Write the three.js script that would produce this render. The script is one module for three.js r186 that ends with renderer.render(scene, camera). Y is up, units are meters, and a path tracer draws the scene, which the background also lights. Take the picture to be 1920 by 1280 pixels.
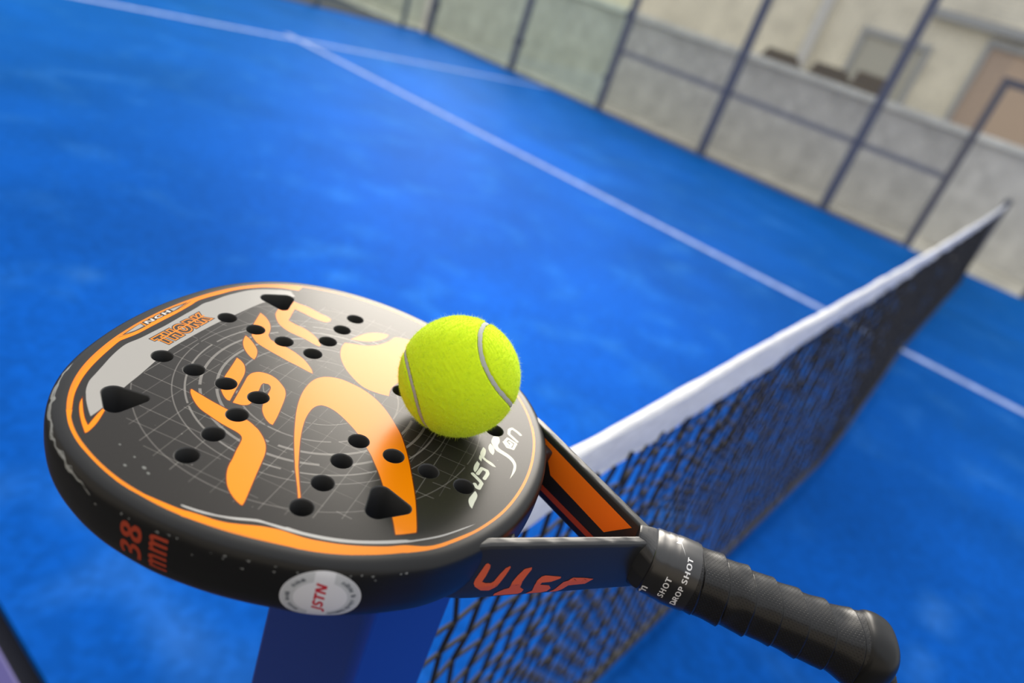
import * as THREE from 'three';
import { mergeGeometries, mergeVertices, toCreasedNormals } from 'three/addons/utils/BufferGeometryUtils.js';
import { RoundedBoxGeometry } from 'three/addons/geometries/RoundedBoxGeometry.js';
import { FontLoader } from 'three/addons/loaders/FontLoader.js';

// ---------------------------------------------------------------- camera, sky, sun, exposure
const scene = new THREE.Scene();
const camera = new THREE.PerspectiveCamera(52.49, 1.5, 0.05, 200);
camera.position.set(0.243, 1.291, 0.336);
camera.rotation.order = 'YXZ';
camera.rotation.set(-0.449, 0.529, 0.352);
camera.focus = 0.37;
camera.userData.fStop = 4.2;

const SKY_H = 64, SKY_W = 128, skyData = new Float32Array(SKY_W * SKY_H * 4);
for (let j = 0; j < SKY_H; j++) for (let i = 0; i < SKY_W; i++) {   // bright even overcast, a little stronger overhead
  const el = ((j + 0.5) / SKY_H - 0.5) * Math.PI, k = 0.85 + 0.15 * Math.max(0, Math.sin(el));
  const o = (j * SKY_W + i) * 4;
  skyData[o] = k * 0.97; skyData[o + 1] = k * 0.99; skyData[o + 2] = k * 1.03; skyData[o + 3] = 1;
}
const sky = new THREE.DataTexture(skyData, SKY_W, SKY_H, THREE.RGBAFormat, THREE.FloatType);
sky.mapping = THREE.EquirectangularReflectionMapping; sky.magFilter = THREE.LinearFilter; sky.needsUpdate = true;
scene.background = sky; scene.environment = sky;
scene.backgroundIntensity = 0.85; scene.environmentIntensity = 0.85;

const sun = new THREE.DirectionalLight(0xfff6e8, 3.5);              // hazy sun beyond the far side of the court
sun.position.set(-9.8, 9.1, -15);
sun.target.position.set(0, 0.5, 0);
sun.castShadow = true; sun.shadow.radius = 66; sun.shadow.mapSize.set(2048, 2048);
Object.assign(sun.shadow.camera, { left: -16, right: 16, top: 16, bottom: -16, near: 0.1, far: 60 });
scene.add(sun, sun.target);

const renderer = new THREE.WebGLRenderer();
renderer.toneMapping = THREE.LinearToneMapping;
renderer.toneMappingExposure = 1.27;
renderer.shadowMap.enabled = true;

// ---------------------------------------------------------------- helpers
let seed = 12345;
const rnd = () => { seed = (seed + 0x6d2b79f5) | 0; let t = Math.imul(seed ^ (seed >>> 15), 1 | seed); t = (t + Math.imul(t ^ (t >>> 7), 61 | t)) ^ t; return ((t ^ (t >>> 14)) >>> 0) / 4294967296; };
const rr = (a, b) => a + (b - a) * rnd();
const used = new Map();
const numbered = (n) => { const k = used.get(n) || 0; used.set(n, k + 1); return k ? n + '_' + String(k).padStart(3, '0') : n; };
function mat(color, roughness = 0.8, more = {}) { return new THREE.MeshStandardMaterial({ color, roughness, ...more }); }
function phys(color, roughness, more = {}) { return new THREE.MeshPhysicalMaterial({ color, roughness, ...more }); }
const lin = (r, g, b) => new THREE.Color().setRGB(r, g, b);
function mesh(name, geo, material, parent = scene) {
  const m = new THREE.Mesh(geo, material); m.name = parent === scene ? numbered(name) : name;
  m.castShadow = m.receiveShadow = true; parent.add(m); return m;
}
function group(name, label, category, grp) {
  const g = new THREE.Group(); g.name = numbered(name); scene.add(g);
  g.userData = { label, category }; if (grp) g.userData.group = grp; return g;
}
function tag(o, label, category, grp) { o.userData.label = label; o.userData.category = category; if (grp) o.userData.group = grp; return o; }
function struct(o, label) { o.userData.kind = 'structure'; if (label) o.userData.label = label; return o; }
const box = (x0, x1, y0, y1, z0, z1) => new THREE.BoxGeometry(x1 - x0, y1 - y0, z1 - z0).translate((x0 + x1) / 2, (y0 + y1) / 2, (z0 + z1) / 2);
const rbox = (x0, x1, y0, y1, z0, z1, r = 0.004) => new RoundedBoxGeometry(x1 - x0, y1 - y0, z1 - z0, 2, r).translate((x0 + x1) / 2, (y0 + y1) / 2, (z0 + z1) / 2);
function gridGeo(nu, nv, at, closeU = false, closeV = false) {      // (nu+1) x (nv+1) points, at(i, j) -> [x, y, z, s, t]
  const pos = [], uv = [], idx = [];
  for (let j = 0; j <= nv; j++) for (let i = 0; i <= nu; i++) { const p = at(i, j); pos.push(p[0], p[1], p[2]); uv.push(p[3] ?? i / nu, p[4] ?? j / nv); }
  for (let j = 0; j < nv; j++) for (let i = 0; i < nu; i++) { const a = j * (nu + 1) + i, b = a + 1, c = a + nu + 1, d = c + 1; idx.push(a, b, d, a, d, c); }
  const g = new THREE.BufferGeometry();
  g.setAttribute('position', new THREE.Float32BufferAttribute(pos, 3)); g.setAttribute('uv', new THREE.Float32BufferAttribute(uv, 2)); g.setIndex(idx);
  g.computeVertexNormals();
  const n = g.attributes.normal;                                     // weld the shading across closed seams
  const weld = (a, b) => { const v = new THREE.Vector3(n.getX(a) + n.getX(b), n.getY(a) + n.getY(b), n.getZ(a) + n.getZ(b)).normalize(); n.setXYZ(a, v.x, v.y, v.z); n.setXYZ(b, v.x, v.y, v.z); };
  if (closeU) for (let j = 0; j <= nv; j++) weld(j * (nu + 1), j * (nu + 1) + nu);
  if (closeV) for (let i = 0; i <= nu; i++) weld(i, nv * (nu + 1) + i);
  return g;
}
function loft(sections, crease = 0.6) {                              // closed loops of equal length, capped at both ends
  const n = sections[0].length, pos = [], idx = [];
  for (const s of sections) for (const p of s) pos.push(...p);
  for (let k = 0; k < sections.length - 1; k++) for (let i = 0; i < n; i++) { const a = k * n + i, b = k * n + (i + 1) % n; idx.push(a, b, b + n, a, b + n, a + n); }
  for (const [k, flip] of [[0, true], [sections.length - 1, false]]) for (let i = 1; i < n - 1; i++) { const a = k * n, b = a + i, c = a + i + 1; flip ? idx.push(a, c, b) : idx.push(a, b, c); }
  const g = new THREE.BufferGeometry();
  g.setAttribute('position', new THREE.Float32BufferAttribute(pos, 3)); g.setIndex(idx); g.computeVertexNormals();
  const vol = signedVolume(g); if (vol < 0) { for (let i = 0; i < idx.length; i += 3) { const t = idx[i]; idx[i] = idx[i + 1]; idx[i + 1] = t; } g.setIndex(idx); }
  const c = toCreasedNormals(g, crease);
  c.setAttribute('uv', new THREE.Float32BufferAttribute(new Float32Array(c.attributes.position.count * 2), 2));
  return c;
}
function signedVolume(g) { const p = g.attributes.position, ix = g.index.array; let v = 0; const a = new THREE.Vector3(), b = a.clone(), c = a.clone(); for (let i = 0; i < ix.length; i += 3) { a.fromBufferAttribute(p, ix[i]); b.fromBufferAttribute(p, ix[i + 1]); c.fromBufferAttribute(p, ix[i + 2]); v += a.dot(b.cross(c)); } return v; }
function cordPositions(pts, r, sides, pos, idx) {                    // a thin cord through the points, added to pos / idx
  const up = new THREE.Vector3(0.31, 0.17, 0.93), t = new THREE.Vector3(), a = new THREE.Vector3(), b = new THREE.Vector3(), n0 = pos.length / 3;
  pts.forEach((p, k) => {
    const q = pts[Math.min(k + 1, pts.length - 1)], o = pts[Math.max(k - 1, 0)];
    t.set(q[0] - o[0], q[1] - o[1], q[2] - o[2]).normalize(); a.crossVectors(t, up).normalize(); b.crossVectors(t, a);
    for (let i = 0; i < sides; i++) { const w = (i / sides) * Math.PI * 2, c = Math.cos(w) * r, s = Math.sin(w) * r; pos.push(p[0] + a.x * c + b.x * s, p[1] + a.y * c + b.y * s, p[2] + a.z * c + b.z * s); }
  });
  for (let k = 0; k < pts.length - 1; k++) for (let i = 0; i < sides; i++) { const p = n0 + k * sides + i, q = n0 + k * sides + (i + 1) % sides; idx.push(p, q, q + sides, p, q + sides, p + sides); }
}
function fromArrays(pos, idx) { const g = new THREE.BufferGeometry(); g.setAttribute('position', new THREE.Float32BufferAttribute(pos, 3)); g.setIndex(idx); g.computeVertexNormals(); g.setAttribute('uv', new THREE.Float32BufferAttribute(new Float32Array(pos.length / 3 * 2), 2)); return g; }
// smooth value noise on a torus of n cells
function tileNoise(n, s) { const g = new Float32Array(n * n); let q = s; for (let i = 0; i < n * n; i++) { q = (Math.imul(q, 1664525) + 1013904223) | 0; g[i] = (q >>> 8) / 16777216; }
  return (x, y) => { x = ((x % n) + n) % n; y = ((y % n) + n) % n; const i = Math.floor(x), j = Math.floor(y), f = x - i, h = y - j, u = f * f * (3 - 2 * f), v = h * h * (3 - 2 * h), i1 = (i + 1) % n, j1 = (j + 1) % n;
    return (g[j * n + i] * (1 - u) + g[j * n + i1] * u) * (1 - v) + (g[j1 * n + i] * (1 - u) + g[j1 * n + i1] * u) * v; }; }
function dataTexture(n, fn, srgb = true) {                           // fn(x, y) -> [r, g, b] 0..1
  const d = new Uint8Array(n * n * 4);
  for (let j = 0; j < n; j++) for (let i = 0; i < n; i++) { const c = fn(i, j), o = (j * n + i) * 4; for (let k = 0; k < 3; k++) d[o + k] = Math.max(0, Math.min(255, c[k] * 255)); d[o + 3] = 255; }
  const t = new THREE.DataTexture(d, n, n); t.wrapS = t.wrapT = THREE.RepeatWrapping; t.magFilter = THREE.LinearFilter; t.minFilter = THREE.LinearMipmapLinearFilter; t.generateMipmaps = true;
  if (srgb) t.colorSpace = THREE.SRGBColorSpace; t.needsUpdate = true; return t;
}
function uvMetres(g, size, ax = 0, ay = 2) { const p = g.attributes.position, uv = new Float32Array(p.count * 2); for (let i = 0; i < p.count; i++) { const v = [p.getX(i), p.getY(i), p.getZ(i)]; uv[2 * i] = v[ax] / size; uv[2 * i + 1] = v[ay] / size; } g.setAttribute('uv', new THREE.BufferAttribute(uv, 2)); return g; }
function fabricated(base, amount, cells, s) {                        // plain surface colour with grain and patches
  const a = tileNoise(cells, s), b = tileNoise(cells * 8, s + 7), N = 256;
  return dataTexture(N, (i, j) => { const k = 1 + amount * ((a(i / N * cells, j / N * cells) - 0.5) * 1.3 + (b(i / N * cells * 8, j / N * cells * 8) - 0.5) * 0.7); return base.map((v) => v * k); });
}
// ---------------------------------------------------------------- the court
{
  const N = 2048, nA = tileNoise(8, 3), nB = tileNoise(24, 11), nC = tileNoise(80, 23), nD = tileNoise(512, 31), nE = tileNoise(40, 77);
  const turfMap = dataTexture(N, (i, j) => {                         // blue pile with pale patches of sand brushed into it
    const x = i / N, y = j / N;
    const big = nA(x * 8, y * 8) * 0.5 + nB(x * 24, y * 24) * 0.5;
    const patch = Math.pow(Math.max(0, nC(x * 80, y * 80) * 0.6 + nE(x * 40, y * 40) * 0.6 - 0.62) / 0.5, 1.3);
    const grain = nD(x * 512, y * 512) - 0.5, m = 0.86 + 0.26 * big + grain * 0.14;
    const p = patch * 0.55;
    return [(0.06 + 0.19 * p) * m, (0.315 + 0.13 * p) * m, (0.66 + 0.08 * p) * m];
  });
  const turfMat = phys(0xffffff, 0.56, { map: turfMap, metalness: 0.27, specularColor: lin(0.03, 0.5, 1), specularIntensity: 0.02, sheen: 1.0, sheenRoughness: 0.6, sheenColor: lin(0.01, 0.42, 1) });
  const floor = struct(mesh('floor', uvMetres(box(-10.1, 10.1, -0.03, 0, -10.1, -0.012), 9), turfMat), 'blue artificial turf of the padel court');
  const lineMap = fabricated([0.64, 0.72, 0.90], 0.16, 16, 5);
  const lineMat = mat(0xffffff, 0.9, { map: lineMap });
  mesh('service_line', uvMetres(box(-6.995, -6.905, -0.001, 0.0015, -10.1, -0.012), 1), lineMat, floor).userData.label = 'white service line parallel to the net';
  mesh('centre_line', uvMetres(box(-7.18, -0.0, 0.0005, 0.003, -5.045, -4.955), 1), lineMat, floor).userData.label = 'white centre line crossing under the net';
  mesh('centre_line', uvMetres(box(0.0, 7.18, 0.0005, 0.003, -5.045, -4.955), 1), lineMat, floor);
  const joint = mat(lin(0.012, 0.013, 0.02), 0.9);
  struct(mesh('trim_1', box(-10.1, 10.1, -0.05, -0.022, -0.03, 0.028), joint), 'dark joint along the edge of the turf');
  struct(mesh('trim_2', rbox(-10.1, 10.1, -0.05, 0.004, 0.022, 0.19, 0.006), mat(lin(0.05, 0.042, 0.2), 0.55)), 'blue painted kerb along the near side of the court');
  const paveMap = fabricated([0.78, 0.76, 0.70], 0.2, 12, 41);
  const pave = mat(0xffffff, 0.9, { map: paveMap });
  struct(mesh('ground', uvMetres(box(-30, 30, -0.12, -0.045, -30, -10.1), 2.5), pave), 'pale concrete paving beyond the far fence');
  struct(mesh('ground', uvMetres(box(-30, 30, -0.14, -0.05, -10.1, 14), 2.5), mat(0xffffff, 0.9, { map: fabricated([0.20, 0.20, 0.21], 0.2, 12, 43) })), 'ground under and around the court, unseen on the near side, toned dark to darken the racket frame');  // near part out of view, kept dark to dim reflections in the racket frame
}
// ---------------------------------------------------------------- far side enclosure
const steel = mat(lin(0.115, 0.13, 0.18), 0.5, { metalness: 0.0 });
const steelDark = mat(lin(0.03, 0.034, 0.045), 0.5, { metalness: 0.2 });
const ZF = -10.16;
{
  const posts = [[-10.04, 4, 0.115], [-7.87, 3, 0.092], [-5.89, 4, 0.092], [-3.91, 4, 0.115], [-1.91, 4, 0.115]];
  const where = ['at the corner of the court', 'between the two glass panels of the far side', 'where glass meets wire mesh on the far side', 'second from the doorway in the far side', 'next to the doorway in the far side'];
  posts.forEach(([x, h, w], i) => {
    const g = group('fence_post', 'slate blue steel fence post ' + where[i], 'post', 'steel posts of the far side');
    g.position.set(x, 0, ZF);
    mesh('shaft', rbox(-w / 2, w / 2, -0.04, h, -0.05, 0.05, 0.006), steel, g);
    mesh('base_plate', box(-w / 2, w / 2, -0.045, 0.012, -0.12, 0.12), steel, g);
    mesh('cap', box(-w / 2 - 0.004, w / 2 + 0.004, h, h + 0.01, -0.054, 0.054), steelDark, g);
  });
  // two glass panels and their clamps
  const glass = phys(lin(0.93, 0.975, 0.945), 0.02, { transmission: 1, thickness: 0, ior: 1.5 });
  [[-9.97, -7.93, 'left'], [-7.81, -5.95, 'right']].forEach(([a, b, s]) => {
    const g = group('glass_panel', `clear greenish glass panel in the far side, ${s} one of two`, 'glass panel', 'glass panels of the far side');
    mesh('pane', box(a, b, 0.03, 3, ZF - 0.006, ZF + 0.006), glass, g);
    mesh('bottom_rail', box(a, b, -0.045, 0.03, ZF - 0.03, ZF + 0.03), mat(lin(0.22, 0.18, 0.13), 0.7), g);
    for (const y of [0.5, 1.5, 2.5]) for (const x of [a + 0.02, b - 0.02]) mesh('clamp', box(x - 0.03, x + 0.03, y - 0.03, y + 0.03, ZF - 0.03, ZF + 0.012), steelDark, g);
  });
  // wire mesh panels with their middle rail
  const wire = mat(lin(0.12, 0.13, 0.16), 0.5, { metalness: 0.4 });
  [[-5.84, -3.97, 'beside the glass'], [-3.85, -1.97, 'in the middle of the far side'], [-1.85, -0.79, 'narrow one beside the doorway']].forEach(([a, b, s]) => {
    const g = group('mesh_panel', `grey welded wire mesh fence panel, ${s}`, 'fence panel', 'wire mesh panels of the far side');
    const parts = [];
    for (let x = a + 0.05; x < b; x += 0.05) parts.push(box(x - 0.002, x + 0.002, 0.02, 3.9, ZF - 0.004, ZF));
    for (let y = 0.05; y < 3.9; y += 0.05) parts.push(box(a, b, y - 0.002, y + 0.002, ZF, ZF + 0.004));
    const wm = mesh('wire_mesh', mergeGeometries(parts), wire, g); wm.userData.kind = 'stuff';
    mesh('middle_rail', box(a, b, 0.915, 0.985, ZF - 0.045, ZF - 0.006), mat(lin(0.33, 0.335, 0.36), 0.5), g);
    mesh('bottom_rail', box(a, b, -0.045, 0.03, ZF - 0.03, ZF + 0.02), mat(lin(0.22, 0.18, 0.13), 0.7), g);
  });
  const d = group('door_frame', 'grey steel frame of the doorway beside the far end of the net', 'door frame');
  const fm = mat(lin(0.13, 0.13, 0.145), 0.5);
  d.position.set(0, 0, ZF);
  for (const x of [-0.73, 0.73]) mesh('jamb', rbox(x - 0.045, x + 0.045, -0.045, 2.2, -0.045, 0.045, 0.006), fm, d);
  mesh('lintel', rbox(-0.685, 0.685, 2.11, 2.2, -0.045, 0.045, 0.006), fm, d);
  // back wall of the court, seen at the top edge
  const XB = -10.18;
  for (let k = 0; k < 3; k++) {
    const z1 = -9.64 + k * 1.95, z0 = k ? z1 - 1.87 : -10.06;
    const g = group('back_glass_panel', k ? 'wide glass panel of the back wall ' + ['', 'next to the narrow corner panel', 'second from the narrow corner panel'][k] : 'narrow glass panel of the back wall at the far corner', 'glass panel', 'glass panels of the back wall');
    mesh('pane', box(XB - 0.006, XB + 0.006, 0.03, 3, z0, z1), glass, g);
    mesh('bottom_rail', box(XB - 0.03, XB + 0.03, -0.045, 0.03, z0, z1), mat(lin(0.16, 0.14, 0.12), 0.7), g);
    const p = group('back_post', 'slim grey steel post of the back wall, ' + ['nearest the far corner', 'second from the far corner', 'third from the far corner'][k], 'post', 'steel posts of the back wall');
    p.position.set(XB, 0, z1 + 0.04);
    mesh('shaft', rbox(-0.03, 0.03, -0.04, 3, -0.032, 0.032, 0.005), mat(lin(0.12, 0.16, 0.19), 0.5), p);
    mesh('base_plate', box(-0.09, 0.09, -0.045, 0.01, -0.032, 0.032), steelDark, p);
  }
}
// ---------------------------------------------------------------- beyond the fence
{
  const wallMap = fabricated([0.83, 0.825, 0.80], 0.09, 10, 71), wallM = mat(0xffffff, 0.9, { map: wallMap });
  const copeM = mat(0xffffff, 0.85, { map: fabricated([0.91, 0.91, 0.875], 0.06, 10, 73) });
  const w = group('garden_wall', 'low grey concrete wall with pale coping behind the far fence', 'wall');
  w.position.set(0, 0, -12.2);
  for (let x = -17.2; x < 14; x += 2.0) {
    mesh('panel', uvMetres(box(x + 0.16, x + 2.0, -0.06, 1.5, -0.06, 0.06), 1.5, 0, 1), wallM, w);
    mesh('pilaster', uvMetres(box(x, x + 0.16, -0.06, 1.5, -0.075, 0.075), 1.5, 0, 1), wallM, w);
  }
  for (let x = -17.2; x < 14; x += 4.0) mesh('coping_stone', uvMetres(rbox(x, x + 3.99, 1.5, 1.6, -0.15, 0.15, 0.012), 1.5, 0, 2), copeM, w);
  // return wall behind the back glass
  const side = group('side_wall', 'pale rendered wall beyond the back glass of the court', 'wall');
  const sideM = mat(0xffffff, 0.9, { map: fabricated([0.89, 0.90, 0.83], 0.08, 8, 79) });
  mesh('render', uvMetres(box(-15.2, -15.0, -0.06, 2.6, -17, 6), 2, 2, 1), sideM, side);
  mesh('coping', box(-15.26, -14.94, 2.6, 2.68, -17, 6), copeM, side);

  const b = group('building', 'beige rendered building with framed openings behind the wall', 'building');
  b.position.set(0, 0, -16.5);
  const beige = mat(0xffffff, 0.9, { map: fabricated([0.93, 0.905, 0.825], 0.09, 10, 83) });
  mesh('facade', uvMetres(box(-13, 17, -0.06, 5.2, -0.3, 0), 3, 0, 1), beige, b);
  const frame = mat(lin(0.40, 0.41, 0.41), 0.6), dark = phys(lin(0.5, 0.49, 0.42), 0.3), pink = mat(lin(0.52, 0.40, 0.31), 0.9), white = mat(lin(0.70, 0.69, 0.66), 0.8);
  mesh('downpipe', new THREE.CylinderGeometry(0.13, 0.13, 5.2, 16).translate(-5.1, 2.6, 0.16), white, b).userData.label = 'white downpipe';
  for (const [x0, x1, y0, y1, m] of [[-4.1, -2.9, 1.2, 2.75, dark], [-1.85, 0.9, 0.9, 3.15, pink]]) {
    const win = mesh('window_frame', mergeGeometries([box(x0 - 0.1, x0, y0, y1, 0, 0.09), box(x1, x1 + 0.1, y0, y1, 0, 0.09), box(x0 - 0.1, x1 + 0.1, y1, y1 + 0.12, 0, 0.1), box(x0 - 0.15, x1 + 0.15, y0 - 0.1, y0, 0, 0.14)]), frame, b);
    mesh('pane', box(x0, x1, y0, y1, -0.02, 0.03), m, win);
  }
  mesh('awning_beam', box(-3.1, 4, 3.36, 3.52, 0, 0.25), frame, b);
  mesh('eave', box(-13.3, 17.3, 5.2, 5.4, -0.4, 0.5), frame, b);
  // timber lying along the top of the wall
  const brown = mat(lin(0.19, 0.155, 0.105), 0.9);
  [[-4.4, -3.75, 0.17], [-3.55, -2.9, 0.2], [-2.87, -2.3, 0.27]].forEach(([x0, x1, h], k) => {
    const g = group('timber_bundle', ['short dark brown timber bundle on the wall, left of three', 'long dark brown timber bundle on the wall, middle of three', 'tall dark brown timber bundle on the wall next to the post'][k], 'timber', 'timber on the wall');
    g.position.set(0, 1.6, -12.2);
    for (let i = 0; i < 3; i++) mesh('plank', rbox(x0 + i * 0.02, x1 - i * 0.05, i * h / 3, (i + 1) * h / 3 - 0.004, -0.12 + i * 0.01, 0.1 - i * 0.012, 0.006), brown, g);
  });
}
// ---------------------------------------------------------------- unseen wall behind the camera, placed to keep sky off the near court
{
  const h = new THREE.Group(); h.name = 'wall_unseen'; scene.add(h); struct(h, 'unseen wall behind the camera, out of view, placed to darken the near side of the court');
  const wallM = mat(0xffffff, 0.9, { map: fabricated([0.68, 0.65, 0.60], 0.12, 10, 97) });
  mesh('wall', uvMetres(box(-16, 16, -0.05, 6.5, 4.5, 10), 3, 0, 1), wallM, h);
  mesh('unseen_roof', box(-16.4, 16.4, 6.5, 6.75, 4.1, 10.4), mat(lin(0.08, 0.08, 0.085), 0.8), h);
  mesh('doorway', box(-0.9, 0.9, -0.05, 2.2, 4.44, 4.5), mat(lin(0.06, 0.05, 0.045), 0.6), h);  // door shape on the unseen wall, out of view like the rest
}
// ---------------------------------------------------------------- net and its posts
const netX = (z) => 0.03 + 0.03 * Math.max(-1, z / 5);               // the net runs from the near post to the far post
const netTop = (z) => 0.862 + 0.063 * Math.pow((z + 5) / 5, 2);
{
  const blue = mat(lin(0.012, 0.045, 0.30), 0.38), blueDark = mat(lin(0.01, 0.03, 0.16), 0.45);
  const near = group('net_post', 'square blue steel net post under the racket', 'net post');
  near.position.set(0.044, 0, 0.065);
  mesh('shaft', rbox(-0.042, 0.042, -0.04, 1.026, -0.044, 0.044, 0.007), blue, near);
  mesh('base_plate', box(-0.1, 0.1, -0.045, 0.012, -0.058, 0.1), blueDark, near);
  mesh('top_cap', rbox(-0.042, 0.042, 1.022, 1.0302, -0.044, 0.044, 0.003), blueDark, near);
  mesh('net_rail', rbox(-0.012, 0.012, 0.05, 0.93, -0.062, -0.044, 0.003).translate(-0.012, 0, 0), blue, near);
  const far = group('net_post', 'grey steel net post at the far end of the net', 'net post');
  far.position.set(0, 0, -10.02);
  mesh('shaft', new THREE.CylinderGeometry(0.042, 0.042, 1.0, 20).translate(0, 0.46, 0), mat(lin(0.13, 0.135, 0.15), 0.5), far);
  mesh('top_cap', new THREE.SphereGeometry(0.046, 16, 10).scale(1, 0.6, 1).translate(0, 0.96, 0), mat(lin(0.11, 0.115, 0.13), 0.5), far);

  const net = group('net', 'black padel net with a white top band stretched across the court', 'net');
  const z0 = -0.006, z1 = -9.97, TH = 0.08;
  // white band folded over the top cord
  const nT = tileNoise(64, 5), nT2 = tileNoise(256, 9);
  const S = 420, loop = [];
  for (let i = 0; i < 20; i++) {                                     // teardrop section: cord at the top, two fabric sides below
    const a = (i / 20) * Math.PI * 2;
    const c = Math.cos(a), s = Math.sin(a);
    loop.push([s * (c > 0 ? 0.0075 : 0.0075 * (1 + c * 0.45)), c > 0 ? -0.0075 + c * 0.0075 : -0.0075 + c * (TH - 0.0075)]);
  }
  const band = gridGeo(20, S, (i, j) => {
    const k = i % 20, z = z0 + (z1 - z0) * Math.pow(j / S, 1.5), l = loop[k], d = -l[1] / TH;
    const w = (nT(z * 6 + 40, k * 0.5) - 0.5) * 0.010 + (nT2(z * 22 + 40, k * 1.3) - 0.5) * 0.006;
    const sag = (nT(z * 3.1 + 17, 3) - 0.5) * 0.012;
    return [netX(z) + l[0] + w * (0.35 + 0.65 * d) * 0.9, netTop(z) + l[1] + sag * d + (nT(z * 4 + 9, 11) - 0.5) * 0.008, z, z * 4, d];
  }, true);
  const bandM = mat(0xffffff, 0.85, { map: fabricated([0.95, 0.955, 0.965], 0.05, 16, 91) });
  mesh('top_band', band, bandM, net);
  // netting: square mesh of thin knotless cord
  const pos = [], idx = [], P = 0.044, rows = 18, cols = Math.floor((z0 - z1) / P);
  const jit = []; for (let c = 0; c <= cols; c++) { jit.push([]); for (let r = 0; r <= rows; r++) jit[c].push([rr(-0.003, 0.003), rr(-0.0025, 0.0025), rr(-0.003, 0.003)]); }
  const bow = (z, f) => 0.11 * Math.pow(f, 1.3) * Math.min(1, Math.max(0, (-z - 0.35) / 2.2)) * Math.min(1, (9.97 + z) / 0.8) * (z < -3 ? 0.62 + 0.38 * Math.max(0, 1 - (-z - 3) / 2) : 1);
  const node = (c, r) => { const z = z0 - 0.005 - c * P, top = netTop(z) - TH + 0.006, y = top + (0.02 - top) * (r / rows), j = jit[c][r], swing = 0.012 * Math.sin(z * 2.1 + 1) * Math.sin(Math.PI * r / rows);
    return [netX(z) + j[0] + swing + bow(z, r / rows), y + j[1] + ((c + r) % 2 ? 0.003 : -0.003), z + j[2] + ((c + r) % 2 ? 0.0035 : -0.0035)]; };
  const fine = (a, b, k) => [a[0] + (b[0] - a[0]) * k, a[1] + (b[1] - a[1]) * k, a[2] + (b[2] - a[2]) * k];
  for (let c = 0; c <= cols; c++) { const p = []; for (let r = 0; r <= rows; r++) p.push(node(c, r)); cordPositions(p, 0.0029, c < 60 ? 6 : 4, pos, idx); }
  const pos2 = [], idx2 = [];
  for (let r = 1; r < rows; r++) { const p = []; for (let c = 0; c <= cols; c++) p.push(node(c, r)); cordPositions(p, 0.0024, 5, pos2, idx2); }
  const cordM = mat(lin(0.012, 0.012, 0.013), 0.7), cordD = mat(lin(0.028, 0.025, 0.022), 0.8);
  mesh('netting', fromArrays(pos, idx), cordM, net).userData.kind = 'stuff';
  mesh('cross_netting', fromArrays(pos2, idx2), cordD, net).userData.kind = 'stuff';
  const hp = [], hi = [], hem = []; for (let k = 0; k <= 120; k++) { const z = z0 + (z1 - z0) * k / 120; hem.push([netX(z) + bow(z, 1), 0.022 + 0.004 * Math.sin(z * 5), z]); } cordPositions(hem, 0.009, 8, hp, hi);
  mesh('bottom_hem', fromArrays(hp, hi), cordM, net);
}
// ---------------------------------------------------------------- racket: lengths in millimetres, u along the handle, n up from the face, w across
const font = await new FontLoader().loadAsync('fonts/droid/droid_sans_bold.typeface.json');
const racket = group('padel_racket', 'black and orange padel racket lying flat on top of the net post', 'racket');
{
  const U = new THREE.Vector3(0.91000732, 0.01111391, -0.4144432), Nn = new THREE.Vector3(0.00151951, 0.99954451, 0.03014071), Wn = new THREE.Vector3(0.4145894, -0.02805801, 0.90957593);
  racket.quaternion.setFromRotationMatrix(new THREE.Matrix4().makeBasis(U, Nn, Wn));
  racket.position.set(0.06682543, 1.06978659, 0.07656824);
}
const mm = (u, n, w) => [u / 1000, n / 1000, -w / 1000];
const shapeFlat = (shape, n, seg = 24) => { const g = new THREE.ShapeGeometry(shape, seg); g.scale(0.001, 0.001, 0.001).rotateX(-Math.PI / 2).translate(0, n / 1000, 0); return g; };
// outline of the printed face, one half; the other half mirrors it
const half = [[-178.6, 0], [-178.2, 13], [-176.7, 27], [-172.9, 46.7], [-167.4, 62.6], [-160, 76.1], [-150.2, 88.2], [-138, 98.3], [-122.4, 106.2], [-104.6, 111.9], [-85, 114.6], [-72.7, 114.9], [-50, 112.6], [-26, 106.9], [-11.2, 102], [4.1, 94], [17.6, 84.4], [28.2, 75.2], [38.8, 61], [45.6, 48], [50.9, 33.4], [54.1, 16.6], [55.1, 0]];
const outlinePts = [...half.map(([u, w]) => new THREE.Vector3(u, w, 0)), ...half.slice(1, -1).reverse().map(([u, w]) => new THREE.Vector3(u, -w, 0))];
const outline = new THREE.CatmullRomCurve3(outlinePts, true, 'centripetal');
const OUT = outline.getSpacedPoints(360).slice(0, 360).map((p, k, all) => { const a = all[(k + 359) % 360], b = all[(k + 1) % 360], t = b.clone().sub(a).normalize(); return { u: p.x, w: p.y, nu: -t.y, nw: t.x }; });
if (OUT[0].nu > 0) for (const p of OUT) { p.nu *= -1; p.nw *= -1; }
const PER = outline.getLength();
const around = (s) => { const x = ((s % PER) + PER) % PER / PER * 360, i = Math.floor(x), f = x - i, a = OUT[i % 360], b = OUT[(i + 1) % 360]; return { u: a.u + (b.u - a.u) * f, w: a.w + (b.w - a.w) * f, nu: a.nu + (b.nu - a.nu) * f, nw: a.nw + (b.nw - a.nw) * f }; };
const sAt = (u, w) => { let best = 1e9, k = 0; OUT.forEach((p, i) => { const d = (p.u - u) ** 2 + (p.w - w) ** 2; if (d < best) { best = d; k = i; } }); return k / 360 * PER; };
const rimKeys = [[-0.6, 0], [3, -0.1], [5.4, -0.8], [7.2, -2.4], [8.2, -5.5], [8.6, -11], [8.5, -18], [7.6, -25], [5.6, -31], [2.2, -35.4], [-2, -37.6], [-5, -38]];
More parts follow.
